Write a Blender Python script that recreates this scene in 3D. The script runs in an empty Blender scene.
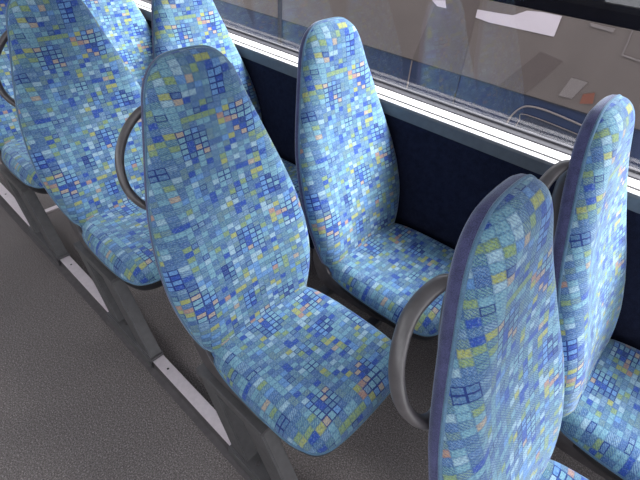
import bpy, math, random
import numpy as np
from mathutils import Vector, Matrix

random.seed(11)
PI = math.pi
col = bpy.context.scene.collection
PITCH = 0.8005
SY = 0.509          # lateral distance between the aisle seat and the window seat


def srgb(r, g, b):
    def f(c):
        c /= 255.0
        return c / 12.92 if c <= 0.04045 else ((c + 0.055) / 1.055) ** 2.4
    return (f(r), f(g), f(b), 1.0)


# ------------------------------------------------------------------ materials
class NT:
    def __init__(s, name):
        s.m = bpy.data.materials.new(name)
        s.m.use_nodes = True
        s.t = s.m.node_tree
        s.t.nodes.clear()
        s.out = s.n('ShaderNodeOutputMaterial')

    def n(s, typ, **kw):
        x = s.t.nodes.new(typ)
        for k, v in kw.items():
            setattr(x, k, v)
        return x

    def set(s, inp, v):
        if isinstance(v, bpy.types.NodeSocket):
            s.t.links.new(v, inp)
        else:
            inp.default_value = v

    def math(s, op, a, b=0.0, c=0.0):
        x = s.n('ShaderNodeMath', operation=op)
        s.set(x.inputs[0], a)
        s.set(x.inputs[1], b)
        s.set(x.inputs[2], c)
        return x.outputs[0]

    def mix(s, f, a, b, mode='MIX'):
        x = s.n('ShaderNodeMix', data_type='RGBA', blend_type=mode)
        s.set(x.inputs[0], f)
        s.set(x.inputs[6], a)
        s.set(x.inputs[7], b)
        return x.outputs[2]

    def noise(s, scale, detail=2.0, vec=None, rough=0.5):
        x = s.n('ShaderNodeTexNoise')
        x.inputs['Scale'].default_value = scale
        x.inputs['Detail'].default_value = detail
        x.inputs['Roughness'].default_value = rough
        if vec is None:
            vec = s.n('ShaderNodeTexCoord').outputs['Object']
        s.t.links.new(vec, x.inputs['Vector'])
        return x.outputs['Fac']

    def ramp(s, f, stops, interp='LINEAR'):
        x = s.n('ShaderNodeValToRGB')
        r = x.color_ramp
        r.interpolation = interp
        while len(r.elements) < len(stops):
            r.elements.new(0.5)
        for e, (p, c) in zip(r.elements, stops):
            e.position = p
            e.color = c
        s.set(x.inputs[0], f)
        return x.outputs[0]

    def bsdf(s, color, rough=0.6, metal=0.0, bump=None, bstr=0.2, bdist=0.002, sheen=0.0, spec=0.5, coat=0.0):
        b = s.n('ShaderNodeBsdfPrincipled')
        s.set(b.inputs['Base Color'], color)
        s.set(b.inputs['Roughness'], rough)
        s.set(b.inputs['Metallic'], metal)
        s.set(b.inputs['Specular IOR Level'], spec)
        b.inputs['Coat Weight'].default_value = coat
        if sheen:
            b.inputs['Sheen Weight'].default_value = sheen
            b.inputs['Sheen Roughness'].default_value = 0.4
            b.inputs['Sheen Tint'].default_value = (0.8, 0.9, 1.0, 1)
        if bump is not None:
            bp = s.n('ShaderNodeBump')
            bp.inputs['Strength'].default_value = bstr
            bp.inputs['Distance'].default_value = bdist
            s.t.links.new(bump, bp.inputs['Height'])
            s.t.links.new(bp.outputs[0], b.inputs['Normal'])
        s.t.links.new(b.outputs[0], s.out.inputs[0])
        return s.m


def simple(name, c, rough=0.6, metal=0.0, var=0.12, scale=30.0, bstr=0.1, **kw):
    t = NT(name)
    f = t.noise(scale, 4.0)
    dark = tuple(x * (1 - var) for x in c[:3]) + (1,)
    lite = tuple(min(1, x * (1 + var)) for x in c[:3]) + (1,)
    return t.bsdf(t.ramp(f, [(0.3, dark), (0.7, lite)]), rough, metal, f, bstr, **kw)


CELL_U, CELL_V = 0.0200, 0.0140


def moquette():
    """Woven bus moquette: block colours come with the cloth, the weave and dark outlines from nodes."""
    t = NT('patterned_moquette')
    at = t.n('ShaderNodeAttribute', attribute_name='weave_colour')
    ink = t.n('ShaderNodeAttribute', attribute_name='outline')
    uv = t.n('ShaderNodeUVMap', uv_map='cloth')
    sp = t.n('ShaderNodeSeparateXYZ')
    t.t.links.new(uv.outputs[0], sp.inputs[0])
    u = t.math('DIVIDE', sp.outputs[0], CELL_U)
    v = t.math('DIVIDE', sp.outputs[1], CELL_V)
    fu, fv = t.math('FRACT', u), t.math('FRACT', v)
    # distance from the cell border
    du = t.math('MULTIPLY', t.math('MINIMUM', fu, t.math('SUBTRACT', 1.0, fu)), CELL_U)
    dv = t.math('MULTIPLY', t.math('MINIMUM', fv, t.math('SUBTRACT', 1.0, fv)), CELL_V)
    border = t.math('LESS_THAN', t.math('MINIMUM', du, dv), 0.0017)
    line = t.math('MULTIPLY', border, ink.outputs['Fac'])
    # weave ribs: fine diagonal and horizontal stripes
    diag = t.math('SINE', t.math('MULTIPLY', t.math('ADD', sp.outputs[0], sp.outputs[1]), 2 * PI / 0.0056))
    hor = t.math('SINE', t.math('MULTIPLY', sp.outputs[1], 2 * PI / 0.0034))
    ver = t.math('SINE', t.math('MULTIPLY', sp.outputs[0], 2 * PI / 0.0036))
    grain = t.noise(400.0, 1.0, uv.outputs[0])
    blotch = t.noise(85.0, 2.0, uv.outputs[0])
    navy = srgb(26, 42, 112)
    teal = srgb(72, 120, 134)
    w = at.outputs['Alpha']
    # strength of blue yarn showing between: alpha 1 = solid block, 0 = striped ground
    ground = t.math('SUBTRACT', 1.0, w)
    strip = t.math('GREATER_THAN', t.math('ADD', diag, t.math('MULTIPLY', t.math('SUBTRACT', grain, 0.5), 3.0)), 0.35)
    c = t.mix(t.math('MULTIPLY', strip, t.math('MULTIPLY', t.math('MULTIPLY_ADD', ground, 0.62, 0.16), 1.0)), at.outputs['Color'], srgb(46, 74, 142))
    dot = t.math('GREATER_THAN', t.math('MULTIPLY', hor, ver), 0.45)
    c = t.mix(t.math('MULTIPLY', dot, t.math('MULTIPLY', ground, 0.45)), c, srgb(150, 178, 168))
    c = t.mix(t.math('MULTIPLY', t.math('SUBTRACT', 1.0, t.math('MULTIPLY', ground, 0.5)), t.math('MULTIPLY', t.math('GREATER_THAN', grain, 0.60), 0.35)), c, teal)
    soft = t.math('LESS_THAN', t.math('MINIMUM', du, dv), 0.0016)
    c = t.mix(t.math('MULTIPLY', soft, 0.42), c, srgb(58, 92, 138))
    speck = t.noise(240.0, 2.0, uv.outputs[0], 0.7)
    c = t.mix(t.math('MULTIPLY', t.math('GREATER_THAN', speck, 0.56), 0.38), c, srgb(52, 88, 128))
    c = t.mix(t.math('MULTIPLY', t.math('LESS_THAN', speck, 0.42), 0.22), c, srgb(160, 184, 180))
    c = t.mix(t.math('MULTIPLY', line, 0.85), c, navy)
    sc = t.math('MULTIPLY_ADD', grain, 1.0, 0.37)
    sc = t.math('MULTIPLY', sc, t.math('MULTIPLY_ADD', blotch, 0.3, 0.85))
    c = t.mix(1.0, c, sc, 'MULTIPLY')
    return t.bsdf(c, 0.95, 0.0, grain, 0.35, 0.0015, sheen=0.35, spec=0.15)


def carpet_cloth(name, c, var=0.3, sheen=0.25):
    t = NT(name)
    f = t.noise(700.0, 2.0)
    g = t.noise(60.0, 2.0)
    f2 = t.math('MULTIPLY_ADD', g, 0.35, t.math('MULTIPLY', f, 0.65))
    dark = tuple(x * (1 - var) for x in c[:3]) + (1,)
    lite = tuple(min(1, x * (1 + var * 1.6)) for x in c[:3]) + (1,)
    return t.bsdf(t.ramp(f2, [(0.35, dark), (0.65, lite)]), 0.95, 0.0, f, 0.4, 0.002, sheen=sheen, spec=0.1)


def vinyl_floor():
    t = NT('speckled_floor_vinyl')
    a = t.noise(210.0, 3.0, rough=0.8)
    b = t.noise(230.0, 2.0)
    g = t.noise(2.2, 3.0)
    c = t.ramp(a, [(0.34, srgb(62, 57, 56)), (0.47, srgb(98, 92, 91)), (0.56, srgb(112, 106, 105)), (0.68, srgb(176, 168, 166))])
    c = t.mix(t.math('MULTIPLY', t.math('GREATER_THAN', b, 0.63), 0.5), c, srgb(150, 148, 152))
    c = t.mix(1.0, c, t.math('MULTIPLY_ADD', g, 0.35, 0.82), 'MULTIPLY')
    return t.bsdf(c, 0.62, 0.0, a, 0.08, 0.001, spec=0.4)


def pane_glass():
    t = NT('window_glass')
    tr = t.n('ShaderNodeBsdfTransparent')
    tr.inputs[0].default_value = (0.90, 0.90, 0.91, 1)
    gl = t.n('ShaderNodeBsdfGlossy')
    gl.inputs['Roughness'].default_value = 0.0
    ge = t.n('ShaderNodeNewGeometry')
    dp = t.n('ShaderNodeVectorMath', operation='DOT_PRODUCT')
    t.t.links.new(ge.outputs['Normal'], dp.inputs[0])
    t.t.links.new(ge.outputs['Incoming'], dp.inputs[1])
    cs = t.math('ABSOLUTE', dp.outputs['Value'])
    k = t.math('MULTIPLY_ADD', t.math('POWER', t.math('SUBTRACT', 1.0, cs), 5.0), 0.9, 0.05)
    mx = t.n('ShaderNodeMixShader')
    t.t.links.new(k, mx.inputs[0])
    t.t.links.new(tr.outputs[0], mx.inputs[1])
    t.t.links.new(gl.outputs[0], mx.inputs[2])
    t.t.links.new(mx.outputs[0], t.out.inputs[0])
    return t.m


M = dict(
    cloth=moquette(),
    navy=carpet_cloth('navy_seat_cover', srgb(68, 70, 102), 0.35, 0.5),
    piping=carpet_cloth('teal_piping', srgb(84, 112, 136), 0.2, 0.4),
    wallcloth=carpet_cloth('dark_navy_wall_cloth', srgb(23, 27, 44), 0.35, 0.05),
    floor=vinyl_floor(),
    glass=pane_glass(),
    handle=simple('grey_handle_plastic', srgb(82, 79, 81), 0.32, 0.0, 0.12, 60, 0.05, spec=0.5),
    leg=simple('grey_painted_steel', srgb(92, 91, 93), 0.42, 0.35, 0.12, 40, 0.05),
    alu=simple('brushed_aluminium', srgb(222, 212, 218), 0.38, 0.25, 0.06, 60, 0.04),
    railside=simple('dull_rail_metal', srgb(88, 84, 86), 0.5, 0.4, 0.15, 40, 0.05),
    dark=simple('black_plastic', srgb(24, 25, 30), 0.6, 0.0, 0.2, 40, 0.05),
    shell=simple('charcoal_seat_shell', srgb(30, 31, 36), 0.5, 0.0, 0.15, 40, 0.05),
    sill=simple('sill_alu_sky_white', srgb(240, 238, 240), 0.35, 0.0, 0.04, 80, 0.03),  # aluminium sill strips; the sky's reflection is put into the colour as near-white
    sillgrey=simple('grey_sill_moulding', srgb(76, 82, 90), 0.5, 0.0, 0.1, 40, 0.05),
    rubber=simple('window_rubber', srgb(70, 70, 76), 0.6, 0.0, 0.1, 60, 0.05),
    panel=simple('pale_interior_panel', srgb(190, 190, 192), 0.6, 0.0, 0.04, 10, 0.03),
    coach_blue=simple('coach_blue_paint', srgb(18, 37, 70), 0.5, 0.0, 0.12, 5, 0.0),
    coach_taupe=simple('coach_taupe_paint', srgb(98, 89, 85), 0.5, 0.0, 0.07, 4, 0.0),
    coach_brown=simple('coach_brown_paint', srgb(85, 75, 72), 0.5, 0.0, 0.07, 4, 0.0),
    coach_white=simple('coach_white_paint', srgb(190, 180, 186), 0.4, 0.0, 0.03, 6, 0.0),
    coach_orange=simple('coach_orange_paint', srgb(122, 76, 62), 0.4, 0.0, 0.05, 6, 0.0),
    coach_glass=simple('coach_black_glass', srgb(14, 14, 18), 0.12, 0.0, 0.1, 6, 0.0),
    seam=simple('coach_dark_seam', srgb(34, 36, 44), 0.6, 0.0, 0.1, 6, 0.0),
    seamlight=simple('coach_pale_seam', srgb(118, 110, 108), 0.4, 0.0, 0.1, 6, 0.0),
    asphalt=simple('asphalt', srgb(92, 88, 86), 0.9, 0.0, 0.25, 20, 0.2),
)


# ------------------------------------------------------------------ mesh helpers
def link(name, verts, faces, mat, parent=None, smooth=False, bevel=0.0):
    me = bpy.data.meshes.new(name)
    me.from_pydata([tuple(v) for v in verts], [], faces)
    me.materials.append(mat)
    me.update()
    if smooth:
        me.polygons.foreach_set('use_smooth', [True] * len(me.polygons))
    o = bpy.data.objects.new(name, me)
    col.objects.link(o)
    if parent is not None:
        o.parent = parent
    if bevel:
        b = o.modifiers.new('bevel', 'BEVEL')
        b.width = bevel
        b.segments = 2
        b.limit_method = 'ANGLE'
        if smooth is False:
            me.polygons.foreach_set('use_smooth', [True] * len(me.polygons))
            w = o.modifiers.new('wn', 'WEIGHTED_NORMAL')
            w.keep_sharp = True
    return o


class MB:
    def __init__(s):
        s.v, s.f = [], []

    def box(s, x0, x1, y0, y1, z0, z1):
        b = len(s.v)
        s.v += [(x0, y0, z0), (x1, y0, z0), (x1, y1, z0), (x0, y1, z0), (x0, y0, z1), (x1, y0, z1), (x1, y1, z1), (x0, y1, z1)]
        s.f += [tuple(b + i for i in q) for q in ((0, 3, 2, 1), (4, 5, 6, 7), (0, 1, 5, 4), (1, 2, 6, 5), (2, 3, 7, 6), (3, 0, 4, 7))]
        return s

    def prism_xz(s, pts, y0, y1):
        """polygon in x,z extruded along y"""
        area = sum(pts[i][0] * pts[(i + 1) % len(pts)][1] - pts[(i + 1) % len(pts)][0] * pts[i][1] for i in range(len(pts)))
        if area < 0:
            pts = pts[::-1]
        b, n = len(s.v), len(pts)
        s.v += [(x, y0, z) for x, z in pts] + [(x, y1, z) for x, z in pts]
        s.f.append(tuple(b + i for i in range(n)))
        s.f.append(tuple(b + n + i for i in reversed(range(n))))
        for i in range(n):
            j = (i + 1) % n
            s.f.append((b + j, b + i, b + n + i, b + n + j))
        return s

    def prism_yz(s, pts, x0, x1):
        area = sum(pts[i][0] * pts[(i + 1) % len(pts)][1] - pts[(i + 1) % len(pts)][0] * pts[i][1] for i in range(len(pts)))
        if area < 0:
            pts = pts[::-1]
        b, n = len(s.v), len(pts)
        s.v += [(x0, y, z) for y, z in pts] + [(x1, y, z) for y, z in pts]
        s.f.append(tuple(b + i for i in reversed(range(n))))
        s.f.append(tuple(b + n + i for i in range(n)))
        for i in range(n):
            j = (i + 1) % n
            s.f.append((b + i, b + j, b + n + j, b + n + i))
        return s

    def tube(s, pts, a, bb=None, n=12, closed=False, up=(0, 0, 1), flat=None):
        """sweep an ellipse (half sizes a along the side axis, bb along the other) along pts"""
        bb = a if bb is None else bb
        P = [Vector(p) for p in pts]
        base = len(s.v)
        N = len(P)
        ref = Vector(up)
        for i, p in enumerate(P):
            if closed:
                t = (P[(i + 1) % N] - P[i - 1]).normalized()
            else:
                t = (P[min(i + 1, N - 1)] - P[max(i - 1, 0)]).normalized()
            side = (ref - t * ref.dot(t)).normalized()
            o = t.cross(side)
            for k in range(n):
                an = 2 * PI * k / n
                s.v.append(tuple(p + side * (a * math.cos(an)) + o * (bb * math.sin(an))))
        for i in range(N if closed else N - 1):
            j = (i + 1) % N
            for k in range(n):
                l = (k + 1) % n
                s.f.append((base + i * n + k, base + i * n + l, base + j * n + l, base + j * n + k))
        if not closed:
            s.f.append(tuple(base + k for k in reversed(range(n))))
            s.f.append(tuple(base + (N - 1) * n + k for k in range(n)))
        return s

    def screw(s, x, y, z, r=0.004, h=0.002):
        b, n = len(s.v), 10
        for zz, rr in ((z, r), (z + h, r * 0.75)):
            s.v += [(x + rr * math.cos(2 * PI * k / n), y + rr * math.sin(2 * PI * k / n), zz) for k in range(n)]
        s.f += [(b + k, b + (k + 1) % n, b + n + (k + 1) % n, b + n + k) for k in range(n)]
        s.f.append(tuple(b + n + k for k in range(n)))
        return s

    def build(s, name, mat, parent=None, smooth=False, bevel=0.0):
        return link(name, s.v, s.f, mat, parent, smooth, bevel)


def spline(pts, n, closed=False):
    """Catmull-Rom through pts"""
    P = [Vector(p) for p in pts]
    out = []
    N = len(P)
    for i in range(N if closed else N - 1):
        if closed:
            a, b, c, d = P[i - 1], P[i], P[(i + 1) % N], P[(i + 2) % N]
        else:
            a, b, c, d = P[max(i - 1, 0)], P[i], P[i + 1], P[min(i + 2, N - 1)]
        for k in range(n):
            t = k / n
            out.append(0.5 * ((2 * b) + (c - a) * t + (2 * a - 5 * b + 4 * c - d) * t * t + (3 * b - a - 3 * c + d) * t ** 3))
    if not closed:
        out.append(P[-1])
    return out


def empty(name, loc):
    o = bpy.data.objects.new(name, None)
    o.empty_display_size = 0.1
    o.location = loc
    col.objects.link(o)
    return o


def tag(o, label=None, cat=None, group=None, kind=None):
    if label:
        o['label'] = label
    if cat:
        o['category'] = cat
    if group:
        o['group'] = group
    if kind:
        o['kind'] = kind
    return o


# ------------------------------------------------------------------ cloth pattern
GROUND = [(96, 134, 164), (78, 114, 160), (108, 148, 166), (88, 124, 178), (126, 160, 190), (98, 142, 152), (66, 98, 160), (112, 142, 138)]
ROYAL, NAVY, SKY, PALE, CYAN = (38, 66, 168), (34, 52, 128), (104, 152, 214), (168, 200, 214), (126, 174, 190)
YEL, LIME, ORA, PEACH = (176, 178, 84), (142, 166, 96), (188, 140, 112), (192, 168, 136)


def pattern_table():
    rnd = random.Random(5)
    T = {}

    def put(c, r, rgb, solid=1.0, ink=0.0):
        T[(c, r)] = (rgb, solid, ink)
    for c in range(-26, 27):
        for r in range(-10, 90):
            q = rnd.random()
            if q < 0.50:
                put(c, r, rnd.choice(GROUND), 0.0)
            elif q < 0.66:
                put(c, r, CYAN, 0.75)
            elif q < 0.74:
                put(c, r, PALE, 0.75)
            elif q < 0.80:
                put(c, r, SKY, 0.8)
            elif q < 0.86:
                put(c, r, LIME, 0.7)
            elif q < 0.88:
                put(c, r, YEL, 0.85)
            elif q < 0.90:
                put(c, r, rnd.choice((ORA, PEACH)), 0.75)
            elif q < 0.94:
                put(c, r, ROYAL, 0.95)
            else:
                put(c, r, rnd.choice(GROUND), 0.1, 1.0)

    def cluster(c0, r0, w, h, fills):
        for i in range(w):
            for j in range(h):
                if (i in (0, w - 1)) and (j in (0, h - 1)) and rnd.random() < 0.45:
                    continue
                put(c0 + i, r0 + j, rnd.choice(fills), 0.75, 1.0)
    for rep, (dc, dr) in enumerate(((0, 0), (4, 21), (-4, 42), (2, 63), (-15, -7), (15, 9), (-13, 30), (13, 34))):
        put(dc, dr + 2, YEL); put(dc + 1, dr + 2, YEL)
        put(dc - 2, dr + 0, ROYAL)
        for j in range(4):
            put(dc + 1, dr + 4 + j, SKY, 0.9, 1.0)
            put(dc + 2, dr + 4 + j, ROYAL if j % 2 else SKY, 0.9, 1.0)
        put(dc - 3, dr + 7, ROYAL)
        put(dc - 4, dr + 4, LIME); put(dc - 5, dr + 6, YEL, 0.8)
        put(dc + 1, dr + 11, ORA); put(dc + 2, dr + 10, YEL); put(dc + 1, dr + 12, YEL); put(dc + 2, dr + 12, ORA, 0.8)
        put(dc - 3, dr + 10, LIME)
        cluster(dc - 5, dr + 12, 4, 5, (PEACH, CYAN, SKY, GROUND[1], CYAN, GROUND[0]))
        put(dc - 4, dr + 14, ROYAL); put(dc - 4, dr + 15, ROYAL)
        cluster(dc + 3, dr + 10, 3, 6, (PALE, CYAN, SKY, GROUND[2], PEACH, CYAN))
        put(dc + 3, dr + 13, ROYAL); put(dc + 4, dr + 14, ROYAL); put(dc + 4, dr + 13, NAVY)
        put(dc - 2, dr + 18, ROYAL); put(dc, dr + 19, YEL)
        cluster(dc - 1, dr + 21, 2, 3, (SKY, CYAN))
        put(dc - 5, dr + 20, SKY); put(dc - 4, dr + 20, SKY); put(dc - 5, dr + 21, PALE)
        cluster(dc - 9, dr + 16, 2, 4, (NAVY, CYAN, GROUND[1]))
    return T


TABLE = pattern_table()


def resample(poly, step):
    P = [Vector((p[0], p[1])) for p in poly]
    out = []
    for i, a in enumerate(P):
        b = P[(i + 1) % len(P)]
        n = max(1, int((b - a).length / step))
        out += [a.lerp(b, k / n) for k in range(n)]
    return np.array([(p.x, p.y) for p in out])


def cloth_panel(name, poly, R, D, place, rowmap, colshift, parent, step_u=0.005, step_v=0.0046667):
    """A padded cloth panel.  poly: outline in the (u,v) plane; the edge rolls over within R and drops D.
    place(u, v, drop) -> 3D point."""
    edge = resample(poly, 0.003)
    nxt = np.roll(edge, -1, axis=0)
    tan = np.roll(edge, -1, axis=0) - np.roll(edge, 1, axis=0)
    tan /= np.linalg.norm(tan, axis=1)[:, None]
    area = 0.5 * np.sum(edge[:, 0] * nxt[:, 1] - nxt[:, 0] * edge[:, 1])
    nrm = np.stack([tan[:, 1], -tan[:, 0]], 1) * (1 if area > 0 else -1)   # outward
    us = np.arange(math.floor(edge[:, 0].min() / step_u) - 1, math.ceil(edge[:, 0].max() / step_u) + 2) * step_u
    vs = np.arange(math.floor(edge[:, 1].min() / step_v) - 1, math.ceil(edge[:, 1].max() / step_v) + 2) * step_v
    U, V = np.meshgrid(us, vs, indexing='ij')
    Q = np.stack([U.ravel(), V.ravel()], 1)
    # nearest outline point
    idx = np.empty(len(Q), int)
    for s in range(0, len(Q), 2000):
        d = ((Q[s:s + 2000, None, :] - edge[None, :, :]) ** 2).sum(2)
        idx[s:s + 2000] = d.argmin(1)
    off = Q - edge[idx]
    dist = np.linalg.norm(off, axis=1)
    sgn = (off * nrm[idx]).sum(1)
    inside = sgn < 0
    a = np.where(inside, dist, 0.0)
    keep_idx = {}
    verts, cuv = [], []
    nU, nV = U.shape
    for k in range(len(Q)):
        if inside[k] or dist[k] < 1.5 * step_u:
            if a[k] < R:
                th = a[k] / R * PI / 2
                d = R * (1 - math.cos(th))
                drop = D * (1 - math.sin(th))
                n = nrm[idx[k]]
                e = edge[idx[k]]
                dirv = (Q[k] - e) / dist[k] if (inside[k] and dist[k] > 1e-6) else -n
                p = e + dirv * d
            else:
                p, drop = Q[k], 0.0
            keep_idx[k] = len(verts)
            verts.append(place(float(p[0]), float(p[1]), drop))
            cuv.append((Q[k][0], Q[k][1]))
    faces, cells = [], []
    for i in range(nU - 1):
        for j in range(nV - 1):
            q = (i * nV + j, (i + 1) * nV + j, (i + 1) * nV + j + 1, i * nV + j + 1)
            if not all(k in keep_idx for k in q):
                continue
            if not any(inside[k] for k in q):
                continue
            faces.append(tuple(keep_idx[k] for k in q))
            uc, vc = (us[i] + us[i + 1]) / 2, (vs[j] + vs[j + 1]) / 2
            cells.append((math.floor(uc / CELL_U), math.floor(vc / CELL_V)))
    o = link(name, verts, faces, M['cloth'], parent, smooth=True)
    me = o.data
    uvl = me.uv_layers.new(name='cloth')
    ca = me.color_attributes.new('weave_colour', 'FLOAT_COLOR', 'CORNER')
    ia = me.attributes.new('outline', 'FLOAT', 'CORNER')
    nl = len(me.loops)
    uvl, ca, ia = me.uv_layers['cloth'], me.color_attributes['weave_colour'], me.attributes['outline']
    uvd, cd, idd = np.zeros((nl, 2)), np.zeros((nl, 4)), np.zeros(nl)
    vi = np.zeros(nl, int)
    me.loops.foreach_get('vertex_index', vi)
    cu = np.array(cuv)
    uvd[:] = cu[vi]
    li = 0
    for (c, r) in cells:
        rgb, solid, ink = TABLE.get((c + colshift, rowmap - r), (GROUND[0], 0, 0))
        k = srgb(*[c * 0.84 + g * 0.16 for c, g in zip(rgb, (104, 132, 160))])
        for _ in range(4):
            cd[li] = (k[0], k[1], k[2], solid)
            idd[li] = ink
            li += 1
    uvl.data.foreach_set('uv', uvd.ravel())
    ca.data.foreach_set('color', cd.ravel())
    ia.data.foreach_set('value', idd)
    return o


# ------------------------------------------------------------------ the seat
# spine of the backrest, front face, in (x, z): it starts behind the cushion and leans back
SP = spline([(0.055, 0.40, 0), (0.044, 0.47, 0), (0.020, 0.58, 0), (-0.032, 0.72, 0), (-0.090, 0.86, 0), (-0.136, 1.00, 0), (-0.164, 1.10, 0), (-0.190, 1.205, 0), (-0.21, 1.27, 0)], 12)
SPL = [0.0]
for i in range(1, len(SP)):
    SPL.append(SPL[-1] + (SP[i] - SP[i - 1]).length)


def spine(v):
    v = max(0.0, min(v, SPL[-1] - 1e-5))
    lo, hi = 0, len(SPL) - 1
    while hi - lo > 1:
        m = (lo + hi) // 2
        if SPL[m] <= v:
            lo = m
        else:
            hi = m
    t = (v - SPL[lo]) / (SPL[lo + 1] - SPL[lo])
    p = SP[lo].lerp(SP[lo + 1], t)
    a, b = max(lo - 3, 0), min(lo + 4, len(SP) - 1)
    d = (SP[b] - SP[a]).normalized()
    return p.x, p.y, d.y, -d.x      # x, z, normal x, normal z


def vz(z):      # spine length at height z
    for i in range(len(SP) - 1):
        if SP[i + 1].y >= z:
            return SPL[i] + (SPL[i + 1] - SPL[i]) * (z - SP[i].y) / (SP[i + 1].y - SP[i].y)
    return SPL[-1]


HALF = [(0.405, 0.150), (0.43, 0.182), (0.48, 0.208), (0.56, 0.230), (0.66, 0.242), (0.76, 0.235), (0.85, 0.216), (0.93, 0.190), (1.00, 0.166), (1.06, 0.145), (1.11, 0.128), (1.145, 0.109), (1.170, 0.082), (1.184, 0.042)]
right = [(w, vz(z), 0) for z, w in HALF]
left = [(-w, v, 0) for w, v, _ in reversed(right)]
BACK_POLY = [(p.x, p.y) for p in spline(right + left, 4, True)]
BTOP = vz(1.180)


def back_place(u, v, drop):
    x, z, nx, nz = spine(v)
    dish = 0.012 * max(0.0, 1 - (u / 0.16) ** 2) * max(0.0, min(1.0, (0.80 - v) / 0.3)) * min(1.0, v / 0.15)
    h = -drop - dish
    return (x + nx * h, u, z + nz * h)


CR = [(-0.035, 0.145), (0.03, 0.192), (0.10, 0.210), (0.20, 0.216), (0.29, 0.216), (0.35, 0.213), (0.392, 0.203), (0.424, 0.186), (0.442, 0.154), (0.450, 0.10), (0.453, 0.04)]
CUSH_POLY = [(p.y, p.x) for p in spline([(x, w, 0) for x, w in CR] + [(x, -w, 0) for x, w in reversed(CR)], 4, True)]


def cush_z(u, v):
    return 0.476 + 0.006 * max(0.0, v) / 0.43 - 0.010 * max(0.0, 1 - (u / 0.17) ** 2) * max(0.0, 1 - abs(v - 0.17) / 0.22)


def cush_place(u, v, drop):      # u = across, v = forward (as fabric)
    return (v, u, cush_z(u, v) - drop)


def shell(name, poly, place, layers, mat, parent, c0):
    """closed skin running from the panel's edge round the back; layers = (drop, scale about c0)"""
    P = resample(poly, 0.008)
    n = len(P)
    V, F = [], []
    for drop, s in layers:
        for p in P:
            V.append(place(c0[0] + (p[0] - c0[0]) * s, c0[1] + (p[1] - c0[1]) * (1 - (1 - s) * (0.55 if s > 0.5 else 1.0)), drop))
    for k in range(len(layers) - 1):
        for i in range(n):
            j = (i + 1) % n
            F.append((k * n + i, k * n + j, (k + 1) * n + j, (k + 1) * n + i))
    F.append(tuple((len(layers) - 1) * n + i for i in range(n)))
    return link(name, V, F, mat, parent, smooth=True)


def pipe(name, poly, place, drop, r, mat, parent):
    P = resample(poly, 0.012)
    pts = [place(p[0], p[1], drop) for p in P]
    mb = MB()
    base = 0
    N, n = len(pts), 7
    V = [Vector(p) for p in pts]
    cen = sum(V, Vector()) / N
    for i in range(N):
        t = (V[(i + 1) % N] - V[i - 1]).normalized()
        o = (V[i] - cen)
        side = (o - t * o.dot(t)).normalized()
        up = t.cross(side)
        for k in range(n):
            an = 2 * PI * k / n
            mb.v.append(tuple(V[i] + side * r * math.cos(an) + up * r * math.sin(an)))
    for i in range(N):
        j = (i + 1) % N
        for k in range(n):
            l = (k + 1) % n
            mb.f.append((i * n + k, i * n + l, j * n + l, j * n + k))
    return mb.build(name, mat, parent, smooth=True)


def flip(o):
    o.data.flip_normals()
    return o


def make_seat():
    root = empty('bus_seat', (0, 0, 0))
    b = cloth_panel('backrest', BACK_POLY, 0.062, 0.040, back_place, math.floor(BTOP / CELL_V), 0, root)
    shell('back_cover', BACK_POLY, back_place, [(0.038, 1.0), (0.045, 1.010), (0.054, 1.01), (0.063, 0.99), (0.070, 0.94), (0.073, 0.84), (0.073, 0.3)], M['navy'], b, (0, 0.42))
    pipe('piping', BACK_POLY, back_place, 0.041, 0.0035, M['piping'], b)
    c = cloth_panel('seat_cushion', CUSH_POLY, 0.055, 0.056, cush_place, 40, 2, root)
    pipe('piping', CUSH_POLY, cush_place, 0.058, 0.004, M['piping'], c)
    shell('seat_shell', CUSH_POLY, cush_place, [(0.054, 0.99), (0.080, 0.985), (0.098, 0.95), (0.110, 0.85), (0.112, 0.3)], M['shell'], root, (0, 0.2))
    for s in (-1, 1):
        mb = MB()
        # side bracket that joins backrest and cushion
        prof = spline([(-0.050, 0.50, 0), (-0.010, 0.50, 0), (0.02, 0.430, 0), (0.08, 0.412, 0), (0.20, 0.416, 0), (0.30, 0.420, 0), (0.34, 0.405, 0), (0.26, 0.370, 0), (0.16, 0.358, 0), (0.04, 0.355, 0), (-0.02, 0.378, 0), (-0.05, 0.44, 0)], 4, True)
        y0, y1 = sorted((s * 0.190, s * 0.204))
        mb.prism_xz([(p.x, p.y) for p in prof], y0, y1)
        mb.build('side_bracket', M['railside'], root, bevel=0.003)
    return root


def make_handle(parent, side):
    """grey grab ring on the shoulder of the backrest; side -1 = towards the aisle"""
    pts = [(-0.205, -0.090, 1.052), (-0.238, -0.118, 1.058), (-0.252, -0.165, 1.016), (-0.236, -0.206, 0.958), (-0.207, -0.218, 0.895),
           (-0.176, -0.196, 0.850), (-0.165, -0.155, 0.838), (-0.190, -0.105, 0.865), (-0.222, -0.078, 0.945), (-0.230, -0.070, 1.010)]
    pts = [(x, y * -side, z) for x, y, z in pts]
    mb = MB().tube(spline(pts, 8, True), 0.0155, 0.0105, 14, closed=True, up=(0.877, 0.30 * side, 0.375))
    o = mb.build('grab_handle', M['handle'], parent, smooth=True)
    for z, x in ((1.045, -0.215), (0.865, -0.165)):
        MB().box(x - 0.012, x + 0.02, min(side * 0.08, side * 0.12), max(side * 0.08, side * 0.12), z - 0.012, z + 0.012).build('handle_mount', M['shell'], o, bevel=0.003)
    return o


def copy_tree(o, parent=None):
    c = o.copy()
    col.objects.link(c)
    c.parent = parent
    for ch in list(o.children):
        copy_tree(ch, c)
    return c


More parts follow.
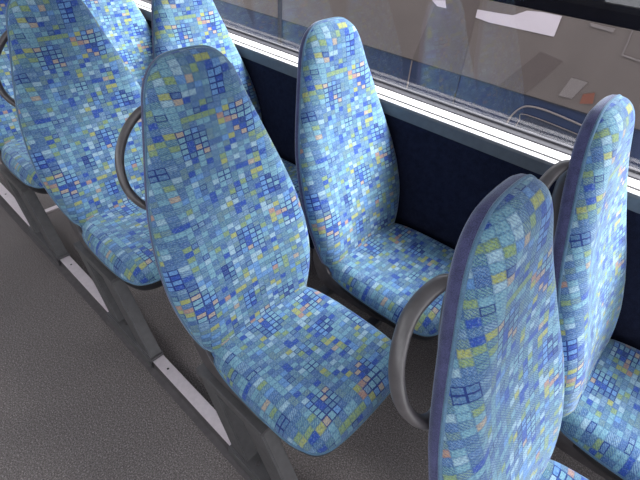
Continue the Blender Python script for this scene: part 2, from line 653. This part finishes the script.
proto = make_seat()
GA, GW = 'aisle-side seats of the pairs along the rail', 'window-side seats of the pairs below the window'
rows = {
    -3: ('aisle seat of the rearmost row, only its cushion edge past the far left seats', 'window seat of the rearmost row at the top left corner'),
    -2: ('aisle seat at the left picture edge, mostly hidden behind the tall seat in front', 'window seat at the top left, seen between two leaning backrests'),
    -1: ('tall patterned aisle seat second from the left, directly behind the central aisle seat', 'window seat behind the central pair, its top cut off by the picture edge'),
    0: ('central patterned aisle seat with its whole cushion in view above the floor rail', 'patterned window seat in the middle beside the dark navy wall'),
    1: ('nearest patterned aisle seat at the lower right, seen nearly side on with navy edge', 'window seat at the right picture edge, backrest rising over the bright sill'),
}
seats = {}
for r in (0, -1, -2, 1):
    for w in (0, 1):
        if r == -3:
            continue
        s = proto if (r, w) == (0, 0) else copy_tree(proto)
        s.location = (r * PITCH, w * SY, 0)
        tag(s, rows[r][w], 'seat', GW if w else GA)
        seats[(r, w)] = s
for (r, w), s in seats.items():
    if w == 0 or r == 1:
        make_handle(s, -1)

# ------------------------------------------------------------------ leg frames and floor rail
FRAME_LABELS = {
    -2: 'grey steel leg frame under the leftmost seats, clamped on the floor rail',
    -1: 'grey steel leg frame under the second aisle seat from the left',
    0: 'grey steel leg frame under the central pair of seats, at the bottom edge',
    1: 'grey steel leg frame under the nearest pair of seats at the lower right',
}


def make_frame():
    root = empty('seat_leg_frame', (0, 0, 0))
    y0, y1 = -0.222, -0.176
    # slanting legs on the aisle rail
    MB().prism_xz([(-0.025, 0.348), (0.045, 0.348), (0.185, 0.050), (0.118, 0.050)], y0, y0 + 0.006).prism_xz([(-0.025, 0.348), (-0.018, 0.348), (0.124, 0.050), (0.118, 0.050)], y0 + 0.006, y1).prism_xz([(0.038, 0.348), (0.045, 0.348), (0.185, 0.050), (0.178, 0.050)], y0 + 0.006, y1).build('leg', M['leg'], root, bevel=0.0015)
    MB().prism_xz([(0.165, 0.348), (0.255, 0.348), (0.430, 0.050), (0.345, 0.050)], y0, y0 + 0.006).prism_xz([(0.248, 0.348), (0.255, 0.348), (0.430, 0.050), (0.423, 0.050)], y0 + 0.006, y1).prism_xz([(0.165, 0.348), (0.172, 0.348), (0.352, 0.050), (0.345, 0.050)], y0 + 0.006, y1).build('leg', M['leg'], root, bevel=0.0015)
    MB().box(-0.03, 0.262, y0 - 0.001, y1, 0.318, 0.349).build('side_beam', M['leg'], root, bevel=0.002)
    f = MB()
    f.box(0.10, 0.435, y0 - 0.004, y1 + 0.002, 0.0425, 0.056).box(0.10, 0.435, y0 - 0.010, y0 - 0.004, 0.008, 0.056)
    ft = f.build('foot_plate', M['leg'], root, bevel=0.002)
    for x in (0.21, 0.31):
        MB().screw(x, -0.199, 0.056, 0.008, 0.005).build('bolt', M['railside'], ft, smooth=False)
    # cross beams under both cushions and the two wall-side brackets
    for x in (0.02, 0.235):
        MB().box(x - 0.018, x + 0.018, -0.176, SY + 0.216, 0.320, 0.348).build('cross_beam', M['leg'], root, bevel=0.003)
    MB().box(-0.01, 0.27, SY + 0.216, SY + 0.229, 0.28, 0.348).build('wall_bracket', M['leg'], root, bevel=0.002)
    return root


fr = make_frame()
for r in (0, -1, -2, 1):
    f = fr if r == 0 else copy_tree(fr)
    f.location = (r * PITCH, 0, 0)
    tag(f, FRAME_LABELS[r], 'seat leg', 'steel leg frames on the floor rail')

rail = empty('floor_rail', (0, -0.2, 0))
tag(rail, 'long low floor rail with bright aluminium top running under the aisle seats', 'rail')
MB().box(-3.6, 2.4, -0.018 - 0.0, 0.022, 0.0, 0.036).build('rail_body', M['railside'], rail, bevel=0.001)
MB().box(-3.6, 2.4, -0.020, 0.024, 0.036, 0.0415).build('rail_top', M['alu'], rail, bevel=0.001)
MB().prism_yz([(-0.045, 0.0), (-0.045, 0.004), (-0.024, 0.009), (-0.018, 0.026), (-0.018, 0.0)], -3.6, 2.4).build('rail_skirt', M['railside'], rail)
MB().box(-1.665, -1.635, 0.0245, 0.20, 0.0, 0.012).build('cross_plate', M['alu'], rail, bevel=0.001)
for r in (-2, -1, 0, 1):
    MB().screw(r * PITCH - 0.30, 0.002, 0.0415, 0.0045, 0.0015).build('screw', M['dark'], rail)

# ------------------------------------------------------------------ setting
X0, X1, YW, YO = -4.2, 3.2, 0.742, -1.72


def struct(o):
    o['kind'] = 'structure'
    return o


struct(MB().box(X0, X1, YO - 0.06, YW + 0.10, -0.05, 0.0).build('floor', M['floor']))
struct(MB().box(X0, X1, YW, YW + 0.06, 0.0, 0.8635).build('wall_left', M['wallcloth']))
tr = MB()
tr.prism_yz([(0.733, 0.852), (0.733, 0.890), (0.737, 0.896), (0.742, 0.896), (0.742, 0.852)], X0, X1)
struct(tr.build('trim_1', M['sillgrey']))
struct(MB().prism_yz([(0.7375, 0.8965), (0.739, 0.8985), (0.760, 0.8985), (0.762, 0.8965)], X0, X1).build('trim_2', M['sill']))
struct(MB().prism_yz([(0.7425, 0.864), (0.7425, 0.8958), (0.86, 0.8958), (0.86, 0.864)], X0, X1).build('trim_3', M['dark']))
struct(MB().prism_yz([(0.779, 0.8963), (0.783, 0.8980), (0.822, 0.8995), (0.824, 0.8965)], X0, X1).build('trim_4', M['sill']))
struct(MB().prism_yz([(0.826, 0.8965), (0.826, 0.903), (0.845, 0.908), (0.845, 0.8965)], X0, X1).build('trim_5', M['rubber']))
# window_1: glazing with rubber gasket and pillars well outside the view
wf = MB()
wf.box(X0, X1, 0.846, 0.862, 0.896, 0.914)
wf.box(X0, X1, 0.846, 0.862, 1.74, 1.80)
for x in (-4.15, -2.55, 1.35, 3.15):
    wf.box(x - 0.05, x + 0.05, 0.80, 0.87, 0.914, 1.74)
w1 = struct(wf.build('window_1', M['rubber']))
MB().box(X0, X1, 0.852, 0.856, 0.912, 1.742).build('pane', M['glass'], w1)
struct(MB().box(X0, X1, 0.80, 0.87, 1.80, 2.10).build('wall_left_upper', M['panel']))
# other side of the bus
struct(MB().box(X0, X1, YO - 0.05, YO, 0.0, 0.90).build('wall_right', M['wallcloth']))
wo = MB()
wo.box(X0, X1, YO - 0.05, YO, 0.90, 0.94)
for x in (-4.15, -2.2, -0.2, 1.8, 3.15):
    wo.box(x - 0.05, x + 0.05, YO - 0.05, YO, 0.94, 1.74)
w2 = struct(wo.build('window_2', M['rubber']))
struct(MB().box(X0, X1, YO - 0.05, YO, 1.74, 2.10).build('wall_right_upper', M['panel']))
struct(MB().box(X0, X1, YO - 0.05, 0.87, 2.10, 2.14).build('ceiling', M['panel']))
struct(MB().box(X0 - 0.05, X0, YO - 0.05, 0.87, 0.0, 2.14).build('wall_back', M['panel']))
struct(MB().box(-9, 9, 1.2, 14, -0.95, -0.9).build('ground', M['asphalt']))

# ------------------------------------------------------------------ coach parked outside
CY = 2.30
coach = empty('parked_coach', (0, CY, -0.9))
tag(coach, 'coach parked alongside beyond the window, blue skirt below a taupe brown body', 'coach')


def cpart(name, mb, mat, parent=None, **kw):
    o = mb.build(name, mat, parent or coach, **kw)
    if parent is None:
        for v in o.data.vertices:
            v.co.y -= CY
            v.co.z += 0.9
    return o


def plate(pts, y0, y1):
    return MB().prism_xz(pts, y0, y1)


cpart('lower_panel', MB().box(-6, 4, CY, CY + 2.3, -0.55, 0.545), M['coach_blue'])
cpart('side_panel', MB().box(-6, 4, CY - 0.006, CY + 2.3, 0.545, 1.0), M['coach_taupe'])
cpart('window_band', MB().box(-6, 4, CY + 0.01, CY + 2.3, 1.0, 1.72), M['coach_glass'])
cpart('roof', MB().box(-6, 4, CY + 0.02, CY + 2.3, 1.72, 1.95), M['coach_white'], bevel=0.08)
cpart('brown_pillar', plate([(-0.955, 0.546), (-0.565, 0.546), (-0.565, 1.0), (-0.84, 1.0)], CY - 0.009, CY - 0.002), M['coach_brown'])
cpart('brown_pillar', plate([(-0.30, 0.546), (-0.12, 0.546), (0.02, 0.78), (-0.12, 0.80)], CY - 0.009, CY - 0.002), M['coach_brown'])
Y1, Y0 = CY - 0.012, CY - 0.004
cpart('white_stripe', plate([(-0.565, 0.942), (-0.425, 0.947), (-0.342, 0.952), (-0.271, 0.99), (-0.181, 0.999), (-0.075, 0.999), (-0.077, 0.893), (-0.47, 0.888), (-0.565, 0.898)], Y1, Y0), M['coach_white'])
cpart('white_stripe', plate([(-0.888, 0.938), (-0.843, 0.911), (-0.776, 0.911), (-0.795, 0.954)], Y1, Y0), M['coach_white'])
cpart('white_stripe', plate([(-2.0, 0.96), (-1.5, 0.965), (-1.5, 0.925), (-2.0, 0.92)], Y1, Y0), M['seamlight'])
cpart('white_stripe', plate([(0.078, 0.995), (0.204, 0.992), (0.199, 0.974), (0.088, 0.980)], Y1, Y0), M['seamlight'])
cpart('pale_patch', plate([(0.096, 0.71), (0.188, 0.709), (0.142, 0.6), (0.067, 0.598)], Y1, Y0), M['seamlight'])
cpart('orange_mark', plate([(0.19, 0.642), (0.244, 0.666), (0.257, 0.608), (0.193, 0.588)], Y1, Y0), M['coach_orange'])
cpart('panel_seam', plate([(0.280, 0.998), (0.285, 0.998), (0.292, 0.885), (0.50, 0.865), (0.50, 0.858), (0.284, 0.878)], Y1, Y0), M['seamlight'])
cpart('panel_seam', MB().box(-6, 4, CY - 0.008, CY - 0.001, 0.540, 0.547), M['seam'])
cpart('panel_seam', MB().box(-0.961, -0.953, CY - 0.006, CY + 0.001, -0.5, 0.54), M['seamlight'])
cpart('panel_seam', MB().box(-0.572, -0.567, CY - 0.006, CY + 0.001, -0.5, 0.54), M['seam'])
cpart('panel_seam', MB().box(-1.75, -1.745, CY - 0.006, CY + 0.001, -0.5, 0.54), M['seam'])
cpart('panel_seam', MB().box(-2.35, -2.30, CY - 0.010, CY + 0.001, -0.5, 0.99), M['seam'])
fl = MB()
fl.tube(spline([(-0.17, CY - 0.005, 0.20), (-0.165, CY - 0.005, 0.36), (-0.12, CY - 0.005, 0.455), (-0.05, CY - 0.005, 0.488), (0.10, CY - 0.005, 0.488), (0.40, CY - 0.005, 0.455)], 6), 0.006, 0.006, 6, up=(0, 1, 0))
cpart('hatch_outline', fl, M['seamlight'], smooth=True)
fl = MB()
fl.tube(spline([(-0.11, CY - 0.005, 0.26), (-0.10, CY - 0.005, 0.38), (-0.06, CY - 0.005, 0.430), (0.40, CY - 0.005, 0.405)], 6), 0.003, 0.003, 6, up=(0, 1, 0))
cpart('hatch_outline', fl, M['seamlight'], smooth=True)
cpart('hatch', plate([(-0.10, 0.27), (-0.09, 0.38), (-0.05, 0.424), (0.40, 0.400), (0.40, 0.20), (-0.09, 0.20)], CY - 0.003, CY + 0.01), simple('coach_dark_hatch', srgb(36, 44, 62), 0.5, 0.0, 0.1, 6, 0.0))
for x in (-4.0, 2.6):
    wmb = MB()
    n = 24
    for yy in (CY + 0.0, CY + 0.25):
        wmb.v += [(x + 0.45 * math.cos(2 * PI * k / n), yy - 0.012, -0.45 + 0.45 * math.sin(2 * PI * k / n)) for k in range(n)]
    wmb.f += [(k, (k + 1) % n, n + (k + 1) % n, n + k) for k in range(n)] + [tuple(range(n))]
    cpart('wheel', wmb, M['dark'])

# ------------------------------------------------------------------ light
w = bpy.data.worlds.new('sky')
bpy.context.scene.world = w
w.use_nodes = True
nt = w.node_tree
bg = nt.nodes['Background']
tc = nt.nodes.new('ShaderNodeTexCoord')
sp = nt.nodes.new('ShaderNodeSeparateXYZ')
rp = nt.nodes.new('ShaderNodeValToRGB')
rp.color_ramp.elements[0].position = 0.35
rp.color_ramp.elements[0].color = (0.55, 0.56, 0.58, 1)
rp.color_ramp.elements[1].position = 0.75
rp.color_ramp.elements[1].color = (1.0, 1.02, 1.06, 1)
ma = nt.nodes.new('ShaderNodeMath')
ma.operation = 'MULTIPLY_ADD'
ma.inputs[1].default_value = 0.5
ma.inputs[2].default_value = 0.5
nt.links.new(tc.outputs['Generated'], sp.inputs[0])
nt.links.new(sp.outputs[2], ma.inputs[0])
nt.links.new(ma.outputs[0], rp.inputs[0])
nt.links.new(rp.outputs[0], bg.inputs[0])
bg.inputs[1].default_value = 3.5

sun = bpy.data.lights.new('sun', 'SUN')
sun.energy = 18.0
sun.angle = math.radians(35)
sun.color = (1.0, 0.98, 0.95)
so = bpy.data.objects.new('sun', sun)
col.objects.link(so)
d = Vector((-0.50, -0.50, -0.75))     # through the window, towards the seats
so.rotation_euler = d.to_track_quat('-Z', 'Y').to_euler()

# ------------------------------------------------------------------ camera
cam = bpy.data.cameras.new('camera')
cam.sensor_fit = 'HORIZONTAL'
cam.sensor_width = 36.0
cam.lens = 441.11 * 36.0 / 640.0
cam.clip_start = 0.02
co = bpy.data.objects.new('camera', cam)
col.objects.link(co)
yaw, pit, rol = 2.26474637, -0.682652944, 0.077615383
dv = Vector((math.cos(pit) * math.cos(yaw), math.cos(pit) * math.sin(yaw), math.sin(pit)))
rt = Vector((math.sin(yaw), -math.cos(yaw), 0))
up = rt.cross(dv)
r2 = rt * math.cos(rol) + up * math.sin(rol)
u2 = up * math.cos(rol) - rt * math.sin(rol)
m = Matrix((r2, u2, -dv)).transposed().to_4x4()
m.translation = Vector((0.720604, -0.591753, 1.497719))
co.matrix_world = m
sc = bpy.context.scene
sc.camera = co
sc.view_settings.view_transform = 'Standard'
sc.view_settings.look = 'None'
sc.view_settings.gamma = 1.0
sc.view_settings.use_curve_mapping = False
sc.view_settings.exposure = 0.15
